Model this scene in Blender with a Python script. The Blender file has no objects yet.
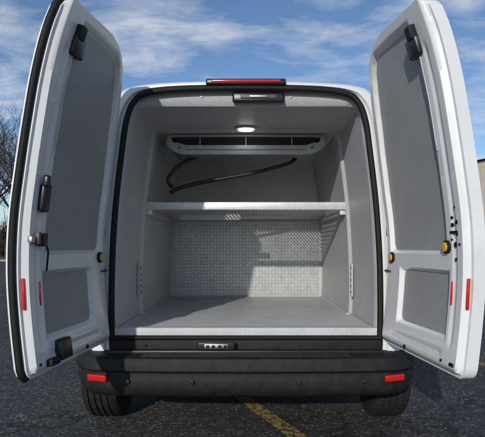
import bpy, math, random, bmesh
from mathutils import Vector, Matrix
random.seed(7)
sc=bpy.context.scene
ZC=1.07; D=2.75
# ---------------------------------------------------------------- materials
def mat(name,base,rough=.5,metal=0,coat=0,var=None,vscale=50,bump=0,bscale=200,emit=None,bdist=.002,spec=.5,dirt=None,lo=.35,hi=.65):
    m=bpy.data.materials.new(name); m.use_nodes=True
    nt=m.node_tree; b=nt.nodes['Principled BSDF']
    b.inputs['Base Color'].default_value=(*base,1); b.inputs['Roughness'].default_value=rough
    b.inputs['Metallic'].default_value=metal; b.inputs['Coat Weight'].default_value=coat; b.inputs['Specular IOR Level'].default_value=spec
    tc=nt.nodes.new('ShaderNodeTexCoord'); out=None
    if var:
        n=nt.nodes.new('ShaderNodeTexNoise'); n.inputs['Scale'].default_value=vscale; n.inputs['Detail'].default_value=6
        n.inputs['Roughness'].default_value=.65
        nt.links.new(tc.outputs['Object'],n.inputs['Vector'])
        r=nt.nodes.new('ShaderNodeValToRGB'); r.color_ramp.elements[0].position=lo; r.color_ramp.elements[1].position=hi
        r.color_ramp.elements[0].color=(*base,1); r.color_ramp.elements[1].color=(*var,1)
        nt.links.new(n.outputs['Fac'],r.inputs['Fac']); out=r.outputs['Color']
    if dirt:
        n=nt.nodes.new('ShaderNodeTexNoise'); n.inputs['Scale'].default_value=dirt[0]; n.inputs['Detail'].default_value=8; n.inputs['Roughness'].default_value=.7
        nt.links.new(tc.outputs['Object'],n.inputs['Vector'])
        r=nt.nodes.new('ShaderNodeValToRGB'); r.color_ramp.elements[0].position=.38; r.color_ramp.elements[1].position=.62
        k=dirt[1]; r.color_ramp.elements[0].color=(k,k,k*.98,1); r.color_ramp.elements[1].color=(1,1,1,1)
        nt.links.new(n.outputs['Fac'],r.inputs['Fac'])
        mx=nt.nodes.new('ShaderNodeMix'); mx.data_type='RGBA'; mx.blend_type='MULTIPLY'; mx.inputs[0].default_value=1
        nt.links.new(out,mx.inputs[6]); nt.links.new(r.outputs['Color'],mx.inputs[7]); out=mx.outputs[2]
    if out: nt.links.new(out,b.inputs['Base Color'])
    if bump:
        n=nt.nodes.new('ShaderNodeTexNoise'); n.inputs['Scale'].default_value=bscale; n.inputs['Detail'].default_value=3
        nt.links.new(tc.outputs['Object'],n.inputs['Vector'])
        bp=nt.nodes.new('ShaderNodeBump'); bp.inputs['Strength'].default_value=bump; bp.inputs['Distance'].default_value=bdist
        nt.links.new(n.outputs['Fac'],bp.inputs['Height']); nt.links.new(bp.outputs['Normal'],b.inputs['Normal'])
    if emit:
        b.inputs['Emission Color'].default_value=(*emit[0],1); b.inputs['Emission Strength'].default_value=emit[1]
    return m
M_white=mat('white_paint',(.78,.79,.80),.3,0,.5,var=(.73,.74,.75),vscale=3,dirt=(6,.91))
M_liner=mat('grey_liner',(.38,.39,.405),.5,var=(.53,.54,.555),vscale=130,bump=.45,bscale=170,dirt=(2.5,.93))
M_dliner=mat('door_liner',(.29,.295,.305),.5,var=(.345,.35,.36),vscale=140,bump=.25,bscale=220,dirt=(3,.92))
M_floor=mat('floor_liner',(.45,.46,.47),.5,var=(.62,.63,.64),vscale=120,bump=.5,bscale=170,dirt=(4,.84))
M_plate=mat('tread_plate',(.42,.43,.44),.38,.35,var=(.50,.51,.52),vscale=20,dirt=(5,.9))
M_black=mat('black_plastic',(.010,.010,.011),.62,var=(.018,.018,.019),vscale=20,bump=.5,bscale=350,spec=.3,dirt=(5,.7))
M_seal=mat('black_rubber',(.009,.009,.009),.65,spec=.3)
M_gloss=mat('black_gloss',(.012,.012,.013),.35)
M_tyre=mat('tyre_rubber',(.014,.014,.014),.85,var=(.026,.025,.023),vscale=30,bump=.3,bscale=80,spec=.25)
M_red=mat('red_lens',(.50,.012,.01),.15,coat=.6,emit=((.6,.01,.01),.06))
M_yel=mat('yellow_rubber',(.62,.42,.03),.55)
M_steel=mat('steel',(.5,.5,.5),.35,1)
M_alu=mat('aluminium_shelf',(.74,.74,.74),.4,.4,var=(.60,.60,.60),vscale=30,dirt=(15,.88))
M_unit=mat('grey_unit',(.42,.43,.44),.45,.1,var=(.48,.485,.495),vscale=10)
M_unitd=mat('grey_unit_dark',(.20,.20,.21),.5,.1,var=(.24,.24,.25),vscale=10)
M_vent=mat('vent_grey',(.06,.06,.065),.5,var=(.08,.08,.085),vscale=20)
M_glass=mat('dark_glass',(.02,.025,.03),.06,coat=.5)
M_lamp=mat('dome_lamp',(.9,.9,.9),.3,emit=((1,1,1),8))
M_rim=mat('rim',(.35,.35,.36),.35,.8)
# ---------------------------------------------------------------- helpers
def link(o,parent=None):
    sc.collection.objects.link(o)
    if parent: o.parent=parent
    return o
def empty(name):
    e=bpy.data.objects.new(name,None); e.empty_display_size=.2; return link(e)
def mesh(name,vs,fs,mats,parent=None,smooth=False,split=35,midx=None,bevel=0):
    me=bpy.data.meshes.new(name); me.from_pydata([tuple(v) for v in vs],[],fs)
    if not isinstance(mats,(list,tuple)): mats=[mats]
    for m in mats: me.materials.append(m)
    if midx:
        for p,i in zip(me.polygons,midx): p.material_index=i
    bm=bmesh.new(); bm.from_mesh(me); bmesh.ops.recalc_face_normals(bm,faces=bm.faces); bm.to_mesh(me); bm.free()
    if smooth:
        for p in me.polygons: p.use_smooth=True
    o=bpy.data.objects.new(name,me); link(o,parent)
    if bevel:
        b=o.modifiers.new('b','BEVEL'); b.width=bevel; b.segments=3; b.limit_method='ANGLE'; b.angle_limit=math.radians(35)
    if smooth:
        e=o.modifiers.new('e','EDGE_SPLIT'); e.split_angle=math.radians(split)
    return o
def box(name,c,s,m,parent=None,bevel=.004,rot=(0,0,0)):
    hx,hy,hz=[a/2 for a in s]
    vs=[(x,y,z) for z in(-hz,hz) for y in(-hy,hy) for x in(-hx,hx)]
    fs=[(0,2,3,1),(4,5,7,6),(0,1,5,4),(2,6,7,3),(0,4,6,2),(1,3,7,5)]
    o=mesh(name,vs,fs,m,parent,smooth=bevel>0,bevel=bevel); o.location=c; o.rotation_euler=rot; return o
def cyl(name,c,r,h,m,axis='z',parent=None,n=28,bevel=.003,sy=1):
    vs=[];fs=[]
    for k in(-h/2,h/2):
        for i in range(n):
            a=2*math.pi*i/n; p=(r*math.cos(a),sy*r*math.sin(a),k)
            if axis=='x': p=(k,p[0],p[1])
            if axis=='y': p=(p[0],k,p[1])
            vs.append(p)
    for i in range(n): fs.append((i,(i+1)%n,n+(i+1)%n,n+i))
    fs.append(tuple(range(n))); fs.append(tuple(range(n,2*n)))
    o=mesh(name,vs,fs,m,parent,smooth=True,bevel=bevel); o.location=c; return o
def tube(name,pts,r,m,parent=None,closed=False):
    cu=bpy.data.curves.new(name,'CURVE'); cu.dimensions='3D'; cu.bevel_depth=r; cu.bevel_resolution=4; cu.use_fill_caps=True
    s=cu.splines.new('POLY'); s.points.add(len(pts)-1)
    for p,q in zip(s.points,pts): p.co=(*q,1)
    s.use_cyclic_u=closed; s.use_smooth=True
    cu.materials.append(m); o=bpy.data.objects.new(name,cu); return link(o,parent)
def catmull(P,n=5):
    out=[]
    for i in range(len(P)-1):
        p0=P[max(i-1,0)];p1=P[i];p2=P[i+1];p3=P[min(i+2,len(P)-1)]
        for k in range(n):
            t=k/n
            out.append(tuple(.5*((2*b)+(-a+c)*t+(2*a-5*b+4*c-d)*t*t+(-a+3*b-3*c+d)*t**3) for a,b,c,d in zip(p0,p1,p2,p3)))
    out.append(tuple(P[-1])); return out
def interp(x,T):
    if x<=T[0][0]: return T[0][1]
    for (a,b),(c,d) in zip(T,T[1:]):
        if x<=c: return b+(d-b)*(x-a)/(c-a)
    return T[-1][1]
def sinterp(x,T):
    if x<=T[0][0]: return T[0][1]
    if x>=T[-1][0]: return T[-1][1]
    for i in range(len(T)-1):
        if x<=T[i+1][0]:
            x1,y1=T[i];x2,y2=T[i+1]
            m1=(T[i+1][1]-T[i-1][1])/(T[i+1][0]-T[i-1][0]) if i>0 else (y2-y1)/(x2-x1)
            m2=(T[i+2][1]-T[i][1])/(T[i+2][0]-T[i][0]) if i+2<len(T) else (y2-y1)/(x2-x1)
            h=x2-x1;t=(x-x1)/h
            return (2*t**3-3*t*t+1)*y1+(t**3-2*t*t+t)*h*m1+(-2*t**3+3*t*t)*y2+(t**3-t*t)*h*m2
def sstep(a,b,x):
    t=max(0,min(1,(x-a)/(b-a))); return t*t*(3-2*t)
# ---------------------------------------------------------------- van
van=empty('cargo_van')
B=[(.85,-.58),(.848,-.35),(.84,-.05),(.82,.25),(.79,.55),(.75,.75),(.695,.845),(.61,.89),(.40,.912),(0,.922)]
O=[(.745,-.58),(.75,-.35),(.745,-.05),(.725,.25),(.69,.55),(.668,.70),(.63,.80),(.56,.855),(.37,.88),(0,.888)]
L=[(.722,-.46),(.728,-.30),(.722,-.05),(.705,.25),(.675,.52),(.655,.66),(.642,.755),(.605,.793),(.35,.797),(0,.797)]
def full(P,n=5):
    h=catmull(P,n); return h+[(-x,z) for x,z in reversed(h[:-1])]
fB,fO,fL=full(B),full(O),full(L); NP=len(fB)
def loft(name,rings,mats,mfn=None,parent=van,split=35,cap_last=False):
    vs=[];fs=[];mi=[]
    for r in rings: vs+=r
    n=len(rings[0])
    for j in range(len(rings)-1):
        for i in range(n-1):
            fs.append((j*n+i,j*n+i+1,(j+1)*n+i+1,(j+1)*n+i))
            if mfn:
                c=[sum(vs[k][a] for k in fs[-1])/4 for a in range(3)]
                mi.append(mfn(c,i,j))
    if cap_last:
        fs.append(tuple((len(rings)-1)*n+i for i in range(n)))
        if mfn: mi.append(0)
    return mesh(name,vs,fs,mats,parent,smooth=True,split=split,midx=mi or None)
W=[(0,0),(.02,.014),(.06,.03),(.14,.05),(.3,.075),(.6,.09),(2.2,.095),(2.6,.085),(3.1,.07),(3.55,.02),(3.8,-.05),(3.95,-.2)]
Ht=[(0,.922),(.03,.935),(.3,.955),(1.0,.965),(2.0,.95),(2.3,.90),(2.75,.50),(3.1,.13),(3.5,.03),(3.8,-.12),(3.95,-.3)]
ys=[0,.01,.02,.04,.06,.10,.14,.2,.3,.45,.6,.9,1.2,1.6,1.9,2.1,2.2,2.3,2.4,2.55,2.7,2.85,3.0,3.1,3.25,3.45,3.6,3.7,3.8,3.88,3.95]
rings=[]
for y in ys:
    w=sinterp(y,W); h=sinterp(y,Ht); k=(h+.72)/(.922+.72); r=[]
    for x,z in fB:
        zz=z if z>-.579 else -.72
        sx=math.copysign(min(1,abs(x)/.5),x)*w
        r.append((x+sx,y,ZC-.72+(zz+.72)*k))
    rings.append(r)
def bodymat(c,i,j):
    y=ys[j]; z=c[2]-ZC; x=abs(c[0])
    if .02<=y<.14 and -.22<z<.42 and x>.7: return 1
    if 2.3<=y<3.0 and x<.72 and z>.12: return 2
    if 1.9<=y<2.55 and .12<z<.62 and x>.7: return 2
    return 0
loft('body_shell',rings,[M_white,M_red,M_glass],bodymat,cap_last=True)
loft('rear_frame',[[(x,0,ZC+z) for x,z in fB],[(x+ (o[0]-x)*.3,-.012,ZC+z+(o[1]-z)*.3) for (x,z),o in zip(fB,fO)],
   [(x+ (o[0]-x)*.6,-.012,ZC+z+(o[1]-z)*.6) for (x,z),o in zip(fB,fO)],[(x+ (o[0]-x)*.72,.004,ZC+z+(o[1]-z)*.72) for (x,z),o in zip(fB,fO)],[(x,.004,ZC+z) for x,z in fO],[(x,.035,ZC+z) for x,z in fO]],M_white,split=30)
def off(P,d):
    out=[]
    for i,(x,z) in enumerate(P):
        a=P[max(i-1,0)];b=P[min(i+1,len(P)-1)]
        t=Vector((b[0]-a[0],b[1]-a[1])).normalized(); out.append((x-t.y*d,z+t.x*d))
    return out
tube('opening_seal',[(x,-.010,ZC+z) for x,z in off(fO,.006)],.017,M_seal,van)
loft('inner_frame_trim',[[(x,.03,ZC+z) for x,z in fO],[(l[0]+(x-l[0])*.35,.03,ZC+l[1]+(z-l[1])*.35) for (x,z),l in zip(fO,fL)],[(x,.055,ZC+z) for x,z in fL]],M_liner,split=50)
YB=1.85
LY=[.055,.3,.62,.64,1.0,1.4,YB]
def inr(y):
    k=.0 if y<.63 else .02
    return [(x-math.copysign(min(1,abs(x)/.3)*k,x) if x else x,y,ZC+z-(k*.5 if abs(x)<.6 and z>.7 else 0)) for x,z in fL]
loft('cargo_liner',[inr(y) for y in LY],M_liner,split=25)
bw=[(x,YB,ZC+z) for x,z in fL]
mesh('bulkhead',bw,[tuple(range(NP))],M_liner,van)
# diamond tread plate on lower bulkhead: raised lozenges in alternating directions
x0,x1,z0_,z1_=-.675,.675,-.445,.235
vs=[(x0,YB-.004,ZC+z0_),(x1,YB-.004,ZC+z0_),(x1,YB-.004,ZC+z1_),(x0,YB-.004,ZC+z1_)];fs=[(0,1,2,3)]
pt=.030
for j in range(int((z1_-z0_)/pt)):
    for i in range(int((x1-x0)/pt)):
        cx=x0+(i+.5)*pt; cz=z0_+(j+.5)*pt; a=math.pi/4 if (i+j)%2 else -math.pi/4
        ca,sa=math.cos(a),math.sin(a); k=len(vs)
        for u_,v_ in((-.0135,0),(0,-.0045),(.0135,0),(0,.0045)):
            vs.append((cx+u_*ca-v_*sa,YB-.0042,ZC+cz+u_*sa+v_*ca))
        for u_ in(-.005,.005): vs.append((cx+u_*ca,YB-.0075,ZC+cz+u_*sa))
        fs+=[(k,k+1,k+4),(k+1,k+5,k+4),(k+1,k+2,k+5),(k+2,k+3,k+5),(k+3,k+4,k+5),(k+3,k,k+4)]
mesh('bulkhead_tread_plate',vs,fs,M_plate,van)
box('cargo_floor',(0,.93,ZC-.485),(1.47,1.86,.05),M_floor,van,.006)
box('floor_front_edge',(0,.012,ZC-.478),(1.46,.05,.062),M_floor,van,.008)
for s in(-1,1):
    box('tie_rail',(s*.706,.55,ZC-.22),(.012,.03,.22),M_liner,van,.003)
    for k in range(5):
        cyl('rail_hole',(s*.699,.55,ZC-.30+k*.04),.007,.004,M_seal,'x',van,12,0)
    tube('floor_sealant',[(s*.712,.07,ZC-.458),(s*.712,.62,ZC-.458)],.008,M_liner,van)
    tube('floor_sealant_rear',[(s*.694,.64,ZC-.458),(s*.694,YB,ZC-.458)],.008,M_liner,van)
    for xx in(.25,.5): cyl('header_bolt',(s*xx,.028,ZC+.842),.006,.01,M_unit,'y',van,12,.001)
tube('floor_sealant_back',[(-.7,YB-.004,ZC-.458),(.7,YB-.004,ZC-.458)],.008,M_liner,van)
box('rear_sill',(0,.02,ZC-.555),(1.50,.10,.09),M_black,van,.01)
box('sill_step',(0,-.045,ZC-.575),(1.50,.05,.03),M_gloss,van,.006)
tube('sill_seal',[(-.745,-.02,ZC-.50),(.745,-.02,ZC-.50)],.013,M_seal,van)
box('latch_plate',(-.16,-.078,ZC-.535),(.20,.02,.045),M_gloss,van,.006)
box('latch_rim',(-.16,-.09,ZC-.535),(.13,.008,.028),M_steel,van,.004)
for dx in(-.045,-.015,.02,.05): box('latch_hole',(-.16+dx,-.0945,ZC-.535),(.018,.004,.016),M_seal,van,.002)
for dx in(-.55,.3,.58): cyl('sill_bolt',(dx,-.035,ZC-.54),.008,.006,M_seal,'y',van,12,.001)
# bumper
bp=[(0,-.185),(.3,-.182),(.55,-.172),(.74,-.155),(.84,-.12),(.905,-.06),(.945,.03),(.965,.14),(.97,.22)]
bh=catmull(bp,5); path=[(-x,y) for x,y in reversed(bh[1:])]+bh
prof=[(-.16,-.572),(-.02,-.578),(-.004,-.584),(.004,-.60),(.006,-.645),(-.002,-.655),(-.022,-.66),(-.024,-.672),(-.018,-.69),(-.018,-.74),(-.03,-.775),(-.06,-.795),(-.15,-.80)]
rr=[]
for o_,z in prof:
    r=[]
    for i,(x,y) in enumerate(path):
        a=path[max(i-1,0)];b=path[min(i+1,len(path)-1)]
        t=Vector((b[0]-a[0],b[1]-a[1])).normalized(); nx,ny=t.y,-t.x
        r.append((x+nx*o_,y+ny*o_,ZC+z))
    rr.append(r)
loft('rear_bumper',rr,M_black,split=40)
for i in range(5): box('step_rib',(0,-.165+i*.02,ZC-.574),(1.1,.006,.006),M_black,van,.002)
for s in(-1,1):
    box('reflector',(s*.785,-.138,ZC-.69),(.115,.022,.036),M_red,van,.008,rot=(0,0,s*.3))
    for xx in(.28,.62): cyl('parking_sensor',(s*xx,-.172 if xx<.5 else -.158,ZC-.705),.012,.012,M_gloss,'y',van,20,.002)
box('brake_lamp_housing',(0,-.02,ZC+.908),(.44,.04,.034),M_gloss,van,.01)
box('brake_lamp',(0,-.038,ZC+.910),(.38,.014,.016),M_red,van,.005)
box('header_latch',(.07,.02,ZC+.835),(.29,.035,.055),M_gloss,van,.012)
box('header_latch_slot',(.07,.0,ZC+.837),(.20,.008,.022),M_vent,van,.004)
box('header_latch_slot2',(.07,-.005,ZC+.837),(.10,.006,.012),M_steel,van,.003)
cyl('dome_lamp_base',(0,.54,ZC+.790),.07,.014,M_unit,'z',van,36,.004,.7)
cyl('dome_lamp',(0,.54,ZC+.780),.052,.014,M_lamp,'z',van,36,.005,.7)
def wheel(cx,cy,s):
    R=.325
    P=[(.09,.20),(.1,.23),(.108,.27),(.10,.305),(.085,.318)]
    tread=[]
    for g in(.055,.018,-.018,-.055):
        tread+=[(g+.006,R),(g+.005,R-.009),(g-.005,R-.009),(g-.006,R)]
    P=P+tread+[(-.085,.318),(-.10,.305),(-.108,.27),(-.1,.23),(-.09,.20)]
    n=64; vs=[];fs=[]
    for i in range(n):
        a=2*math.pi*i/n
        for x,r in P: vs.append((x,r*math.cos(a),r*math.sin(a)))
    m=len(P)
    for i in range(n):
        for j in range(m-1): fs.append((i*m+j,i*m+j+1,((i+1)%n)*m+j+1,((i+1)%n)*m+j))
    o=mesh('tyre',vs,fs,M_tyre,van,smooth=True); o.location=(cx,cy,R)
    vs=[];fs=[]
    for i in range(48):
        a=2*math.pi*i/48; ca,sa=math.cos(a),math.sin(a)
        for sd in(-1,1):
            k=len(vs)
            for x,w_ in((.062,.004),(.092,.004)):
                rad=R+.0008 if x<.08 else .3145
                for q in(-1,1):
                    vs.append((sd*x,rad*ca-q*w_*sa,rad*sa+q*w_*ca))
            fs.append((k,k+1,k+3,k+2))
    o=mesh('tyre_sipes',vs,fs,M_seal,van); o.location=(cx,cy,R)
    cyl('rim',(cx+s*.03,cy,R),.205,.10,M_rim,'x',van,40,.01)
    cyl('brake_drum',(cx-s*.05,cy,R),.195,.06,M_seal,'x',van,32,.01)
    cyl('hub',(cx+s*.085,cy,R),.05,.02,M_black,'x',van,20,.004)
    for k in range(8):
        a=k*math.pi/4
        cyl('rim_hole',(cx+s*.081,cy+.13*math.cos(a),R+.13*math.sin(a)),.028,.006,M_seal,'x',van,16,0)
def arch(cx,cy):
    n=28; vs=[];fs=[]
    for x in(-.07,.07):
        for i in range(n+1):
            a=math.pi*i/n; vs.append((cx+x,cy+.385*math.cos(a),.33+.385*math.sin(a)))
    for i in range(n): fs.append((i,i+1,n+2+i,n+1+i))
    fs.append((0,n,2*n+1,n+1)); fs.append(tuple(range(n+1))); fs.append(tuple(range(n+1,2*n+2)))
    mesh('wheel_arch',vs,fs,M_seal,van,smooth=True,bevel=.01)
for s in(-1,1):
    for wy in(.44,3.1):
        wheel(s*.865,wy,s); arch(s*.88,wy)
box('underbody',(0,2.0,.38),(1.5,3.4,.16),M_seal,van,.02)
box('rear_axle',(0,.46,.33),(1.4,.09,.09),M_seal,van,.02)
cyl('muffler',(.35,.28,.36),.08,.5,M_black,'x',van,24,.02)
for s in(-1,1):
    box('side_mirror',(s*1.07,2.55,ZC+.2),(.17,.1,.24),M_black,van,.03)
    box('mirror_arm',(s*.97,2.6,ZC+.12),(.1,.05,.05),M_black,van,.01)
    box('door_handle',(s*.935,1.75,ZC+.0),(.03,.16,.035),M_white,van,.01)
    box('headlamp',(s*.66,3.72,ZC-.22),(.3,.2,.14),M_glass,van,.04)
# ---------------------------------------------------------------- doors
A=math.radians(5.6); HX=.855
CZ=[(-.55,.04),(-.3,.012),(-.1,0),(.1,.006),(.3,.03),(.5,.06),(.7,.095),(.85,.13),(1.0,.18)]
UL=[(-.52,.02),(-.50,.004),(-.46,0),(.3,0),(.5,.015),(.7,.045),(.8,.07),(.87,.10),(.92,.14),(.96,.20),(.985,.27),(1.0,.36)]
UR=[(-.52,.77),(-.505,.79),(-.48,.80),(.90,.80),(.96,.795),(.985,.78),(1.0,.76)]
def dmap(s,u,z,t):
    zz=z-.03*sstep(.3,.8,u)*sstep(.6,1,z)+.01*sstep(.7,1,z)
    c=sinterp(z,CZ)
    return Vector((s*(HX+u*math.sin(A)-c-t*math.cos(A)),-.03-u*math.cos(A)-t*math.sin(A),ZC+zz))
def tdoor(u,z):
    d1=min(u-interp(z,UL)-.035,.645-u,z+.03,.96-z)
    d2=min(u-.16,.67-u,z+.385,-.100-z)
    d=max(d1,d2)
    t=.078-.030*sstep(0,.018,d)
    g=abs(u-.71)
    t-=.007*sstep(.018,.008,g)*sstep(-.42,-.38,z)*sstep(.86,.8,z) if g<.018 else 0
    g=abs(z+.445)
    t-=.005*sstep(.016,.006,g)*sstep(.10,.13,u)*sstep(.66,.62,u)
    e=min(.80-u,z+.52)
    t-=.028*(1-sstep(.012,.03,e))
    return t
def gridpatch(name,s,zs,fl,fr,nu,tf,tb,m,parent,split=45):
    vs=[];fs=[]; n=nu+1; R=len(zs)
    for side in(0,1):
        for z in zs:
            a,b=fl(z),fr(z)
            for i in range(n):
                u=a+(b-a)*i/nu
                vs.append(dmap(s,u,z,tf(u,z) if side==0 else tb))
    F=R*n
    for j in range(R-1):
        for i in range(nu):
            k=j*n+i; fs.append((k,k+1,k+n+1,k+n)); fs.append((F+k,F+k+n,F+k+n+1,F+k+1))
    for j in range(R-1):
        for i in(0,nu):
            k=j*n+i; fs.append((k,k+n,F+k+n,F+k))
    for i in range(nu):
        for j in(0,R-1):
            k=j*n+i; fs.append((k,k+1,F+k+1,F+k))
    return mesh(name,vs,fs,m,parent,smooth=True,split=split)
zsd=[-.52,-.515,-.505,-.495,-.48]+[-.47+i*(1.37/125) for i in range(126)]
zsd=[z for z in zsd if z<.9]+[.90,.91,.92,.93,.94,.95,.96,.97,.98,.985,.99,.995,1.0]
def rr_l(base,z0,z1,rad,sgn):
    def f(z):
        b=base(z) if callable(base) else base
        d=min(z-z0,z1-z)
        if d<rad:
            d=max(0,d); return b+sgn*(rad-math.sqrt(max(0,rad*rad-(rad-d)**2)))
        return b
    return f
def rows(z0,z1,rad,n=40):
    e=[z0+rad*(1-math.cos(a*math.pi/16)) for a in range(8)]
    mid=[z0+rad+(z1-z0-2*rad)*i/n for i in range(n+1)]
    return e+mid+[z1-(x-z0) for x in reversed(e)]
def dmat(s,u,z,t):
    p=dmap(s,u,z,t); q=dmap(s,u,z+.02,t)
    udir=Vector((s*math.sin(A),-math.cos(A),0)); zdir=(q-p).normalized()
    ndir=zdir.cross(udir).normalized(); zdir=udir.cross(ndir).normalized()
    R=Matrix((udir,ndir,zdir)).transposed().to_4x4(); R.translation=p; return R
def dpart(s,u,z,t,size,m,name,bev=.004):
    o=box(name,(0,0,0),size,m,None,bev); o.matrix_world=dmat(s,u,z,t); o.parent=van; return o
def ddisc(s,u,z,t,r,h,m,name,bev=.002):
    o=cyl(name,(0,0,0),r,h,m,'y',None,24,bev); o.matrix_world=dmat(s,u,z,t); o.parent=van; return o
for s in(-1,1):
    gridpatch('rear_door',s,zsd,lambda z:interp(z,UL),lambda z:interp(z,UR),110,tdoor,0,M_white,van,50)
    z0,z1,r=-.015,.94,.045
    gridpatch('door_liner_upper',s,rows(z0,z1,r),rr_l(lambda z:interp(z,UL)+.052,z0,z1,r,1),rr_l(.63,z0,z1,r,-1),20,lambda u,z:.056,.045,M_dliner,van)
    z0,z1,r=-.368,-.115,.035
    gridpatch('door_liner_lower',s,rows(z0,z1,r,12),rr_l(.178,z0,z1,r,1),rr_l(.653,z0,z1,r,-1),12,lambda u,z:.056,.045,M_dliner,van)
    for k in range(8): ddisc(s,.615,.03+k*.115,.058,.005,.004,M_vent,'rivet',0)
    dpart(s,.775,-.185,.060,(.028,.012,.125),M_red,'door_reflector')
    dpart(s,.69,-.19,.076,(.010,.010,.10),M_red,'door_reflector_inner')
    dpart(s,.645,.845,.082,(.09,.04,.085),M_gloss,'top_latch',.012)
    dpart(s,.665,.90,.09,(.045,.04,.06),M_black,'top_latch_hook',.01)
    dpart(s,.60,.83,.075,(.03,.02,.04),M_steel,'top_latch_bracket',.004)
    tube('latch_rod',[dmap(s,.665,z,.083) for z in(.80,.6,.4)],.003,M_unit,van)
    ddisc(s,.07,-.055,.084,.028,.014,M_seal,'door_stop_ring')
    ddisc(s,.07,-.055,.090,.020,.014,M_yel,'door_stop')
    for z in(-.38,.05,.62):
        hx=.835-sinterp(z,CZ)
        box('hinge',(s*hx,-.018,ZC+z),(.05,.07,.07),M_white,van,.008)
        cyl('hinge_pin',(s*(hx-.01),-.045,ZC+z),.013,.09,M_white,'z',van,16,.002)
    tube('check_strap',[(s*.775,.0,ZC-.13),tuple(dmap(s,.05,-.13,.08))],.006,M_vent,van)
    for u in(.745,.66): ddisc(s,u,-.47,.08,.006,.006,M_seal,'plug',0)
    ddisc(s,.3,-.485,.08,.010,.006,M_seal,'plug',0)
s=-1
dpart(s,.705,.20,.092,(.055,.03,.12),M_gloss,'pull_handle',.014)
dpart(s,.725,.265,.10,(.025,.03,.05),M_gloss,'pull_handle_tip',.01)
dpart(s,.735,.03,.087,(.10,.022,.028),M_steel,'latch_bar',.005)
dpart(s,.70,.03,.095,(.035,.03,.055),M_gloss,'latch_body',.006)
dpart(s,.745,.035,.10,(.02,.02,.05),M_vent,'latch_pawl',.005)
tube('latch_cable',[dmap(s,.69,.03,.10),dmap(s,.66,-.02,.10),dmap(s,.655,-.1,.09)],.004,M_seal,van)
dpart(s,.56,-.44,.09,(.10,.04,.09),M_gloss,'bottom_latch',.012)
dpart(s,.66,-.475,.09,(.07,.03,.03),M_black,'bottom_latch_arm',.006)
tube('door_edge_seal',[dmap(s,interp(z,UR)+.006,z,.028) for z in zsd]+[dmap(s,.76-.03*i,1.006,.028) for i in range(1,12)],.015,M_seal,van)
s=1
for u,z,r in[(.735,.10,.009),(.70,.12,.006),(.70,.09,.008),(.735,.05,.006),(.72,.01,.010),(.75,.01,.006),(.69,.03,.005),(.73,.16,.005),(.72,-.05,.006)]:
    ddisc(s,u,z,.0775,r,.006,M_seal,'fixing_hole',0)
dpart(s,.71,.06,.078,(.06,.006,.012),M_seal,'latch_slot',.002)
ddisc(s,.655,-.0,.084,.028,.014,M_seal,'door_stop_ring'); ddisc(s,.655,0,.090,.020,.014,M_yel,'door_stop')
dpart(s,.745,-.47,.08,(.03,.008,.014),M_seal,'bottom_slot',.002)
for s in(-1,1):
    box('pillar_striker',(s*.79,-.02,ZC+.14),(.03,.02,.16),M_gloss,van,.006)
    box('pillar_striker_low',(s*.80,-.02,ZC-.25),(.028,.018,.07),M_gloss,van,.006)
    cyl('pillar_bolt',(s*.775,-.016,ZC+.40),.010,.01,M_vent,'y',van,16,.002)
    cyl('pillar_bolt',(s*.79,-.016,ZC-.12),.010,.01,M_vent,'y',van,16,.002)
    box('pillar_bracket',(s*.745,-.018,ZC+.62),(.03,.014,.05),M_vent,van,.004)
# ---------------------------------------------------------------- shelf
shelf=empty('storage_shelf')
sx0,sx1,sy0,sy1=-.684,.684,.66,1.76; zS=ZC+.272
p=.0275; nx=int((sx1-sx0)/p); ny=int((sy1-sy0)/p); px=(sx1-sx0)/nx; py=(sy1-sy0)/ny
vs=[];fs=[]
for j in range(ny):
    for i in range(nx):
        cx=sx0+(i+.5)*px; cy=sy0+(j+.5)*py; k=len(vs)
        for a,b in((-1,-1),(1,-1),(1,1),(-1,1)): vs.append((cx+a*px/2*1,cy+b*py/2,zS))
        h=.0098
        for t in range(8):
            an=math.pi/8+t*math.pi/4+math.pi; vs.append((cx+h*math.cos(an),cy+h*math.sin(an),zS))
        c=[k,k+1,k+2,k+3]; q=[k+4+t for t in range(8)]
        fs+= [(c[0],c[1],q[2],q[1]),(c[1],c[2],q[4],q[3]),(c[2],c[3],q[6],q[5]),(c[3],c[0],q[0],q[7]),
              (c[0],q[1],q[0]),(c[1],q[3],q[2]),(c[2],q[5],q[4]),(c[3],q[7],q[6])]
mesh('perforated_deck',vs,fs,M_alu,shelf)
box('front_lip',(0,.648,zS+.010),(1.395,.014,.054),M_alu,shelf,.005)
box('front_return',(0,.665,zS-.015),(1.36,.03,.003),M_alu,shelf,0)
box('rear_lip',(0,1.765,zS+.0),(1.36,.01,.03),M_alu,shelf,.003)
box('cross_support',(-.27,1.0,zS-.045),(.46,.03,.045),M_unit,shelf,.004)
for s in(-1,1):
    box('side_bracket',(s*.676,1.2,zS-.028),(.006,1.0,.05),M_unit,shelf,.002)
    box('end_bracket',(s*.672,.675,zS-.008),(.05,.03,.085),M_alu,shelf,.006)
for xx in(-.62,-.4,-.2,0,.2,.4,.62): cyl('shelf_rivet',(xx,.640,zS+.012),.005,.004,M_steel,'y',shelf,10,0)
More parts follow.
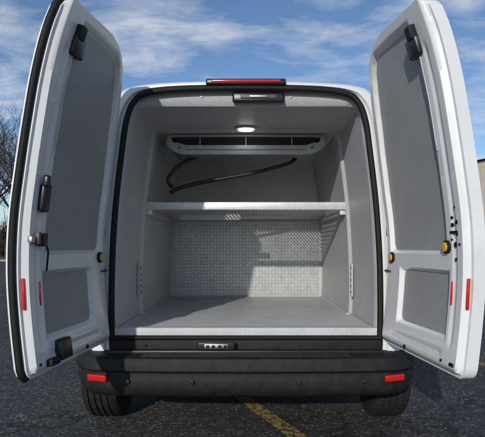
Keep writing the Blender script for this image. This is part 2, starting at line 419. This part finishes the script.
# ---------------------------------------------------------------- cooling unit
ac=empty('refrigeration_unit')
y0=.70; K=.97
box('top_plate',(0,y0+.20,ZC+.775),(1.10*K,.42,.014),M_unit,ac,.005)
box('vent_void',(0,y0+.19,ZC+.737),(1.0*K,.34,.056),M_vent,ac,.004)
for i in range(5):
    box('vent_slat',(0,y0+.012,ZC+.713+i*.012),(.98*K,.016,.003),M_vent,ac,0,rot=(.6,0,0))
for xx in(-.33,0,.33): box('vent_divider',(xx*K,y0+.004,ZC+.737),(.008,.008,.06),M_unit,ac,.002)
tr=[(-.57,.735),(-.555,.69),(-.51,.655),(-.45,.638),(.45,.638),(.51,.655),(.555,.69),(.57,.735)]
vs=[];fs=[];mi=[]
for yy in(y0-.015,y0+.36):
    for x,z in tr: vs.append((x*K,yy,ZC+z+.004))
    for x,z in tr: vs.append((x*K*.95,yy,ZC+z+.004+(.066 if abs(x)<.52 else .035)))
n=8
for i in range(7):
    fs.append((i,i+1,n+i+1,n+i)); mi.append(0)
    fs.append((2*n+i,2*n+i+1,3*n+i+1,3*n+i)); mi.append(0)
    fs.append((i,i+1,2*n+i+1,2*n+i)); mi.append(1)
    fs.append((n+i,n+i+1,3*n+i+1,3*n+i)); mi.append(0)
fs+=[(0,n,3*n,2*n),(n-1,2*n-1,4*n-1,3*n-1)]; mi+=[0,0]
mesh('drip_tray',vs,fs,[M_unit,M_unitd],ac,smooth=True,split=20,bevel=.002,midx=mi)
box('tray_crease',(0,y0-.017,ZC+.676),(.84,.005,.003),M_vent,ac,0)
for s in(-1,1):
    box('hanger',(s*.54,y0+.03,ZC+.748),(.03,.06,.07),M_unit,ac,.005,rot=(0,s*-.2,0))
    cyl('hanger_bolt',(s*.46,y0-.02,ZC+.69),.008,.01,M_vent,'y',ac,12,.002)
def hose(name,P,r): tube(name,catmull(P,8),r,M_gloss,ac)
hose('hose_a',[(-.36,.82,ZC+.645),(-.43,.78,ZC+.61),(-.51,.75,ZC+.54),(-.55,.74,ZC+.47),(-.52,.76,ZC+.42)],.013)
hose('drain_bar',[(-.54,.78,ZC+.385),(-.46,.78,ZC+.425),(-.25,.79,ZC+.475),(.05,.80,ZC+.53),(.30,.82,ZC+.60),(.36,.84,ZC+.645)],.014)
# ---------------------------------------------------------------- ground
def ramp(nt,fac,stops):
    r=nt.nodes.new('ShaderNodeValToRGB'); e=r.color_ramp.elements
    e[0].position,e[0].color=stops[0][0],(*stops[0][1],1); e[1].position,e[1].color=stops[-1][0],(*stops[-1][1],1)
    for p_,c in stops[1:-1]:
        x=e.new(p_); x.color=(*c,1)
    nt.links.new(fac,r.inputs['Fac']); return r.outputs['Color']
def asphalt(name,paint=None):
    m=bpy.data.materials.new(name); m.use_nodes=True; nt=m.node_tree; b=nt.nodes['Principled BSDF']; b.inputs['Roughness'].default_value=.85
    tc=nt.nodes.new('ShaderNodeTexCoord')
    v=nt.nodes.new('ShaderNodeTexVoronoi'); v.inputs['Scale'].default_value=75; nt.links.new(tc.outputs['Object'],v.inputs['Vector'])
    n=nt.nodes.new('ShaderNodeTexNoise'); n.inputs['Scale'].default_value=.8; n.inputs['Detail'].default_value=8; nt.links.new(tc.outputs['Object'],n.inputs['Vector'])
    sp=nt.nodes.new('ShaderNodeSeparateColor'); nt.links.new(v.outputs['Color'],sp.inputs[0])
    c1=ramp(nt,sp.outputs[0],[(0,(.022,.022,.024)),(.6,(.045,.044,.045)),(.85,(.085,.08,.075)),(1,(.22,.20,.18))])
    c2=ramp(nt,n.outputs['Fac'],[(.3,(.6,.6,.62)),(.7,(1.2,1.18,1.15))])
    mx=nt.nodes.new('ShaderNodeMix'); mx.data_type='RGBA'; mx.blend_type='MULTIPLY'; mx.inputs[0].default_value=1
    nt.links.new(c1,mx.inputs[6]); nt.links.new(c2,mx.inputs[7]); out=mx.outputs[2]
    vc=nt.nodes.new('ShaderNodeTexVoronoi'); vc.feature='DISTANCE_TO_EDGE'; vc.inputs['Scale'].default_value=.35
    nz=nt.nodes.new('ShaderNodeTexNoise'); nz.inputs['Scale'].default_value=2.5; nz.inputs['Detail'].default_value=6; nt.links.new(tc.outputs['Object'],nz.inputs['Vector'])
    ad=nt.nodes.new('ShaderNodeVectorMath'); ad.operation='ADD'; nt.links.new(tc.outputs['Object'],ad.inputs[0]); nt.links.new(nz.outputs['Color'],ad.inputs[1]); nt.links.new(ad.outputs[0],vc.inputs['Vector'])
    cr=ramp(nt,vc.outputs['Distance'],[(0,(.25,.25,.25)),(.004,(.4,.4,.4)),(.008,(1,1,1))])
    m2=nt.nodes.new('ShaderNodeMix'); m2.data_type='RGBA'; m2.blend_type='MULTIPLY'; m2.inputs[0].default_value=1
    nt.links.new(out,m2.inputs[6]); nt.links.new(cr,m2.inputs[7]); out=m2.outputs[2]
    if paint:
        wn=nt.nodes.new('ShaderNodeTexNoise'); wn.inputs['Scale'].default_value=28; wn.inputs['Detail'].default_value=8; wn.inputs['Roughness'].default_value=.75
        nt.links.new(tc.outputs['Object'],wn.inputs['Vector'])
        f=ramp(nt,wn.outputs['Fac'],[(.44,(0,0,0)),(.53,(.85,.85,.85))])
        m3=nt.nodes.new('ShaderNodeMix'); m3.data_type='RGBA'; nt.links.new(f,m3.inputs[0]); nt.links.new(out,m3.inputs[6]); m3.inputs[7].default_value=(*paint,1); out=m3.outputs[2]
    nt.links.new(out,b.inputs['Base Color'])
    bpn=nt.nodes.new('ShaderNodeBump'); bpn.inputs['Strength'].default_value=.7; bpn.inputs['Distance'].default_value=.006
    nt.links.new(v.outputs['Distance'],bpn.inputs['Height']); nt.links.new(bpn.outputs['Normal'],b.inputs['Normal'])
    return m
M_asph=asphalt('asphalt'); M_line=asphalt('worn_yellow_paint',(.42,.29,.06))
M_grass=mat('dry_grass',(.10,.10,.04),.9,var=(.17,.15,.07),vscale=1.5,bump=.5,bscale=20,bdist=.05)
def sheet(name,pts,z,m): return mesh(name,[(x,y,z) for x,y in pts],[tuple(range(len(pts)))],m)
sheet('ground',[(-800,-800),(800,-800),(800,800),(-800,800)],-.01,M_grass)
sheet('parking_lot',[(-60,-40),(60,-40),(60,34),(-60,34)],0,M_asph)
def line(x0,y0,x1,y1,w=.10,nm='parking_line'):
    d=Vector((x1-x0,y1-y0)).normalized(); n_=Vector((-d.y,d.x))*w/2
    sheet(nm,[(x0+n_.x,y0+n_.y),(x1+n_.x,y1+n_.y),(x1-n_.x,y1-n_.y),(x0-n_.x,y0-n_.y)],.004,M_line)
dx=-.433
for o_ in(0,-1.95,2.6):
    line(.287+o_-dx*2.2,.04-2.2,.287+o_+dx*3.6,.04+3.6)
for k in range(-6,7): line(k*2.8,12,k*2.8,16.98)
line(-25,17.06,25,17.06,.1)
box('kerb',(0,34.1,.06),(120,.2,.14),mat('concrete',(.35,.34,.32),.85,var=(.28,.27,.26),vscale=3),None,.02)
vs=[];fs=[]
for i in range(900):
    x=random.uniform(-3,3); y=random.uniform(-1.6,3); r=random.uniform(.002,.006); k=len(vs)
    for a in range(4): vs.append((x+r*random.uniform(.7,1.3)*math.cos(a*1.57+i),y+r*random.uniform(.7,1.3)*math.sin(a*1.57+i),.001))
    vs.append((x,y,r*1.1))
    for a in range(4): fs.append((k+a,k+(a+1)%4,k+4))
mesh('gravel',vs,fs,mat('grit',(.16,.15,.13),.9,var=(.28,.26,.23),vscale=6))
# ---------------------------------------------------------------- bare trees
M_bark=mat('bark',(.085,.062,.05),.95,var=(.13,.10,.085),vscale=4)
tv=[];tf=[]
def seg(a,b,r0,r1):
    d=(b-a).normalized(); u=d.orthogonal().normalized(); w=d.cross(u); k=len(tv)
    for c,r in((a,r0),(b,r1)):
        for i in range(3):
            an=i*2.0944; tv.append(c+u*r*math.cos(an)+w*r*math.sin(an))
    for i in range(3): tf.append((k+i,k+(i+1)%3,k+3+(i+1)%3,k+3+i))
def branch(p0,d,Ln,r,lev):
    steps=3 if lev<3 else 2; q=p0
    for i in range(steps):
        d=(d+Vector((random.uniform(-.18,.18),random.uniform(-.18,.18),random.uniform(-.03,.12)))).normalized()
        e=q+d*Ln/steps; r1=r*(1-.28*(i+1)/steps if lev<4 else .6); seg(q,e,r*(1-.28*i/steps),r1)
        if lev<5:
            for k in range(2 if lev<4 else 3):
                a=random.uniform(0,6.28); sp_=random.uniform(.45,.9)
                nd=(d+Vector((math.cos(a),math.sin(a),random.uniform(-.1,.5)))*sp_).normalized()
                if i>0 or lev>0: branch(e,nd,Ln*random.uniform(.5,.72),max(r1*.5,.014),lev+1 if lev<4 else 5)
        q=e
def tree(x,y,h):
    branch(Vector((x,y,0)),Vector((0,0,1)),h*.5,h*.02,1)
    seg(Vector((x,y,-.1)),Vector((x,y,h*.1)),h*.024,h*.02)
for x in [-38,-33,-29,-27,-25.8,-25,-24.2,-23.4,-22.6,-21,-18,-13,-8,-2,5]:
    tree(x+random.uniform(-.4,.4),random.uniform(43,50),random.uniform(12.5,15) if x<-17 else random.uniform(7.5,9))
mesh('bare_treeline',tv,tf,M_bark)
tv=[];tf=[]
for i in range(16000):
    x=random.uniform(-60,30); y=random.uniform(53,62); h=random.uniform(2,5.5)*(1+.3*math.sin(x*.7))
    b0=Vector((x,y,0)); e=b0+Vector((random.uniform(-.9,.9),random.uniform(-.5,.5),h)); seg(b0,e,.05,.012)
mesh('thicket',tv,tf,M_bark)
# ---------------------------------------------------------------- warehouse
wh=empty('metal_warehouse')
mw=mat('corrugated_siding',(.42,.38,.31),.5,var=(.38,.345,.285),vscale=1.2)
M_trim=mat('tan_trim',(.30,.24,.14),.5,var=(.27,.21,.13),vscale=2)
M_roof=mat('roof_metal',(.35,.36,.37),.45,.3)
wx0,wx1,wy0,wy1,wh_=11.2,34,24,60,5.4
def siding(name,xa,ya,xb,yb,z0,z1):
    d=Vector((xb-xa,yb-ya)); Ln=d.length; d/=Ln; n_=Vector((d.y,-d.x)); vs=[];fs=[]
    t=0; pts=[]
    while t<Ln:
        for a,o_ in((0,0),(.18,0),(.21,.03),(.27,.03)):
            if t+a<Ln: pts.append((xa+d.x*(t+a)+n_.x*o_,ya+d.y*(t+a)+n_.y*o_))
        t+=.30
    pts.append((xb,yb))
    for x,y in pts: vs+=[(x,y,z0),(x,y,z1)]
    for i in range(len(pts)-1): fs.append((2*i,2*i+2,2*i+3,2*i+1))
    mesh(name,vs,fs,mw,wh)
siding('wall_front',wx0,wy0,wx1,wy0,.5,wh_)
siding('wall_side',wx0,wy1,wx0,wy0,.5,wh_)
box('base_wall',((wx0+wx1)/2,(wy0+wy1)/2,.25),(wx1-wx0+.1,wy1-wy0+.1,.5),mat('block_base',(.3,.29,.27),.9),wh,.01)
rx=(wx0+wx1)/2
mesh('roof',[(wx0-.4,wy0-.4,wh_),(rx,wy0-.4,wh_+2.4),(wx1+.4,wy0-.4,wh_),(wx0-.4,wy1,wh_),(rx,wy1,wh_+2.4),(wx1+.4,wy1,wh_)],[(0,1,4,3),(1,2,5,4)],M_roof,wh)
mesh('gable',[(wx0,wy0-.02,wh_),(wx1,wy0-.02,wh_),(rx,wy0-.02,wh_+2.35)],[(0,1,2)],mw,wh)
box('eave_gutter',(wx0-.42,(wy0+wy1)/2,wh_-.06),(.16,wy1-wy0+.8,.18),M_trim,wh,.01)
box('corner_trim',(wx0-.02,wy0-.05,2.85),(.2,.14,4.7),M_trim,wh,.01)
for yy in(28,36,44,52): box('downspout',(wx0-.12,yy,2.6),(.12,.1,5.1),M_trim,wh,.01)
box('roller_door',(17,wy0-.05,2.2),(3.6,.06,3.6),M_roof,wh,.01)
box('roller_door_frame',(17,wy0-.02,2.3),(3.9,.07,3.9),M_trim,wh,.01)
box('window',(13.6,wy0-.05,1.9),(1.2,.08,1.0),M_glass,wh,.01)
# ---------------------------------------------------------------- light
ld=Vector((.31,1,-.365)).normalized()
sun=bpy.data.lights.new('sun','SUN'); sun.energy=2.9; sun.angle=math.radians(.9); sun.color=(1,.95,.88)
so=link(bpy.data.objects.new('sun',sun)); so.rotation_euler=ld.to_track_quat('-Z','Y').to_euler(); so.location=(-5,-10,8)
el=math.asin(-ld.z); az=math.atan2(-ld.x,-ld.y)
w=bpy.data.worlds.new('World'); sc.world=w; w.use_nodes=True; nt=w.node_tree; bg=nt.nodes['Background']
sky=nt.nodes.new('ShaderNodeTexSky'); sky.sky_type='NISHITA'; sky.sun_disc=False; sky.sun_elevation=el; sky.sun_rotation=az; sky.ozone_density=3.5; sky.air_density=.9; sky.dust_density=.2
tc=nt.nodes.new('ShaderNodeTexCoord'); sep=nt.nodes.new('ShaderNodeSeparateXYZ'); nt.links.new(tc.outputs['Generated'],sep.inputs[0])
def mth(op,a,b_=None):
    n_=nt.nodes.new('ShaderNodeMath'); n_.operation=op
    for i,v in enumerate((a,b_)):
        if v is None: continue
        if isinstance(v,(int,float)): n_.inputs[i].default_value=v
        else: nt.links.new(v,n_.inputs[i])
    return n_.outputs[0]
zz=mth('ADD',mth('MAXIMUM',sep.outputs[2],0),.12)
cx=mth('DIVIDE',sep.outputs[0],zz); cy=mth('DIVIDE',sep.outputs[1],zz)
cb=nt.nodes.new('ShaderNodeCombineXYZ'); nt.links.new(cx,cb.inputs[0]); nt.links.new(cy,cb.inputs[1])
mp=nt.nodes.new('ShaderNodeMapping'); mp.inputs['Scale'].default_value=(1.6,2.4,1); mp.inputs['Rotation'].default_value=(0,0,.2); mp.inputs['Location'].default_value=(4.4,2.2,0); nt.links.new(cb.outputs[0],mp.inputs[0])
nz=nt.nodes.new('ShaderNodeTexNoise'); nz.inputs['Scale'].default_value=1.2; nz.inputs['Detail'].default_value=10; nz.inputs['Roughness'].default_value=.6; nz.inputs['Distortion'].default_value=.25; nt.links.new(mp.outputs[0],nz.inputs['Vector'])
cf=ramp(nt,nz.outputs['Fac'],[(.46,(0,0,0)),(.56,(.35,.35,.35)),(.67,(.9,.9,.9))])
mx=nt.nodes.new('ShaderNodeMix'); mx.data_type='RGBA'; nt.links.new(cf,mx.inputs[0]); nt.links.new(sky.outputs[0],mx.inputs[6]); mx.inputs[7].default_value=(5.6,5.9,6.5,1)
nt.links.new(mx.outputs[2],bg.inputs[0]); bg.inputs[1].default_value=.118
# ---------------------------------------------------------------- camera
cam=bpy.data.cameras.new('camera'); co=link(bpy.data.objects.new('camera',cam)); co.location=(0,-D,ZC); co.rotation_euler=(math.radians(90),0,0)
cam.lens=495/485*36; cam.sensor_width=36; cam.shift_x=-.007; cam.shift_y=.0588; cam.clip_end=3000; cam.clip_start=.05
sc.camera=co
sc.view_settings.view_transform='Standard'; sc.view_settings.look='None'; sc.view_settings.exposure=0
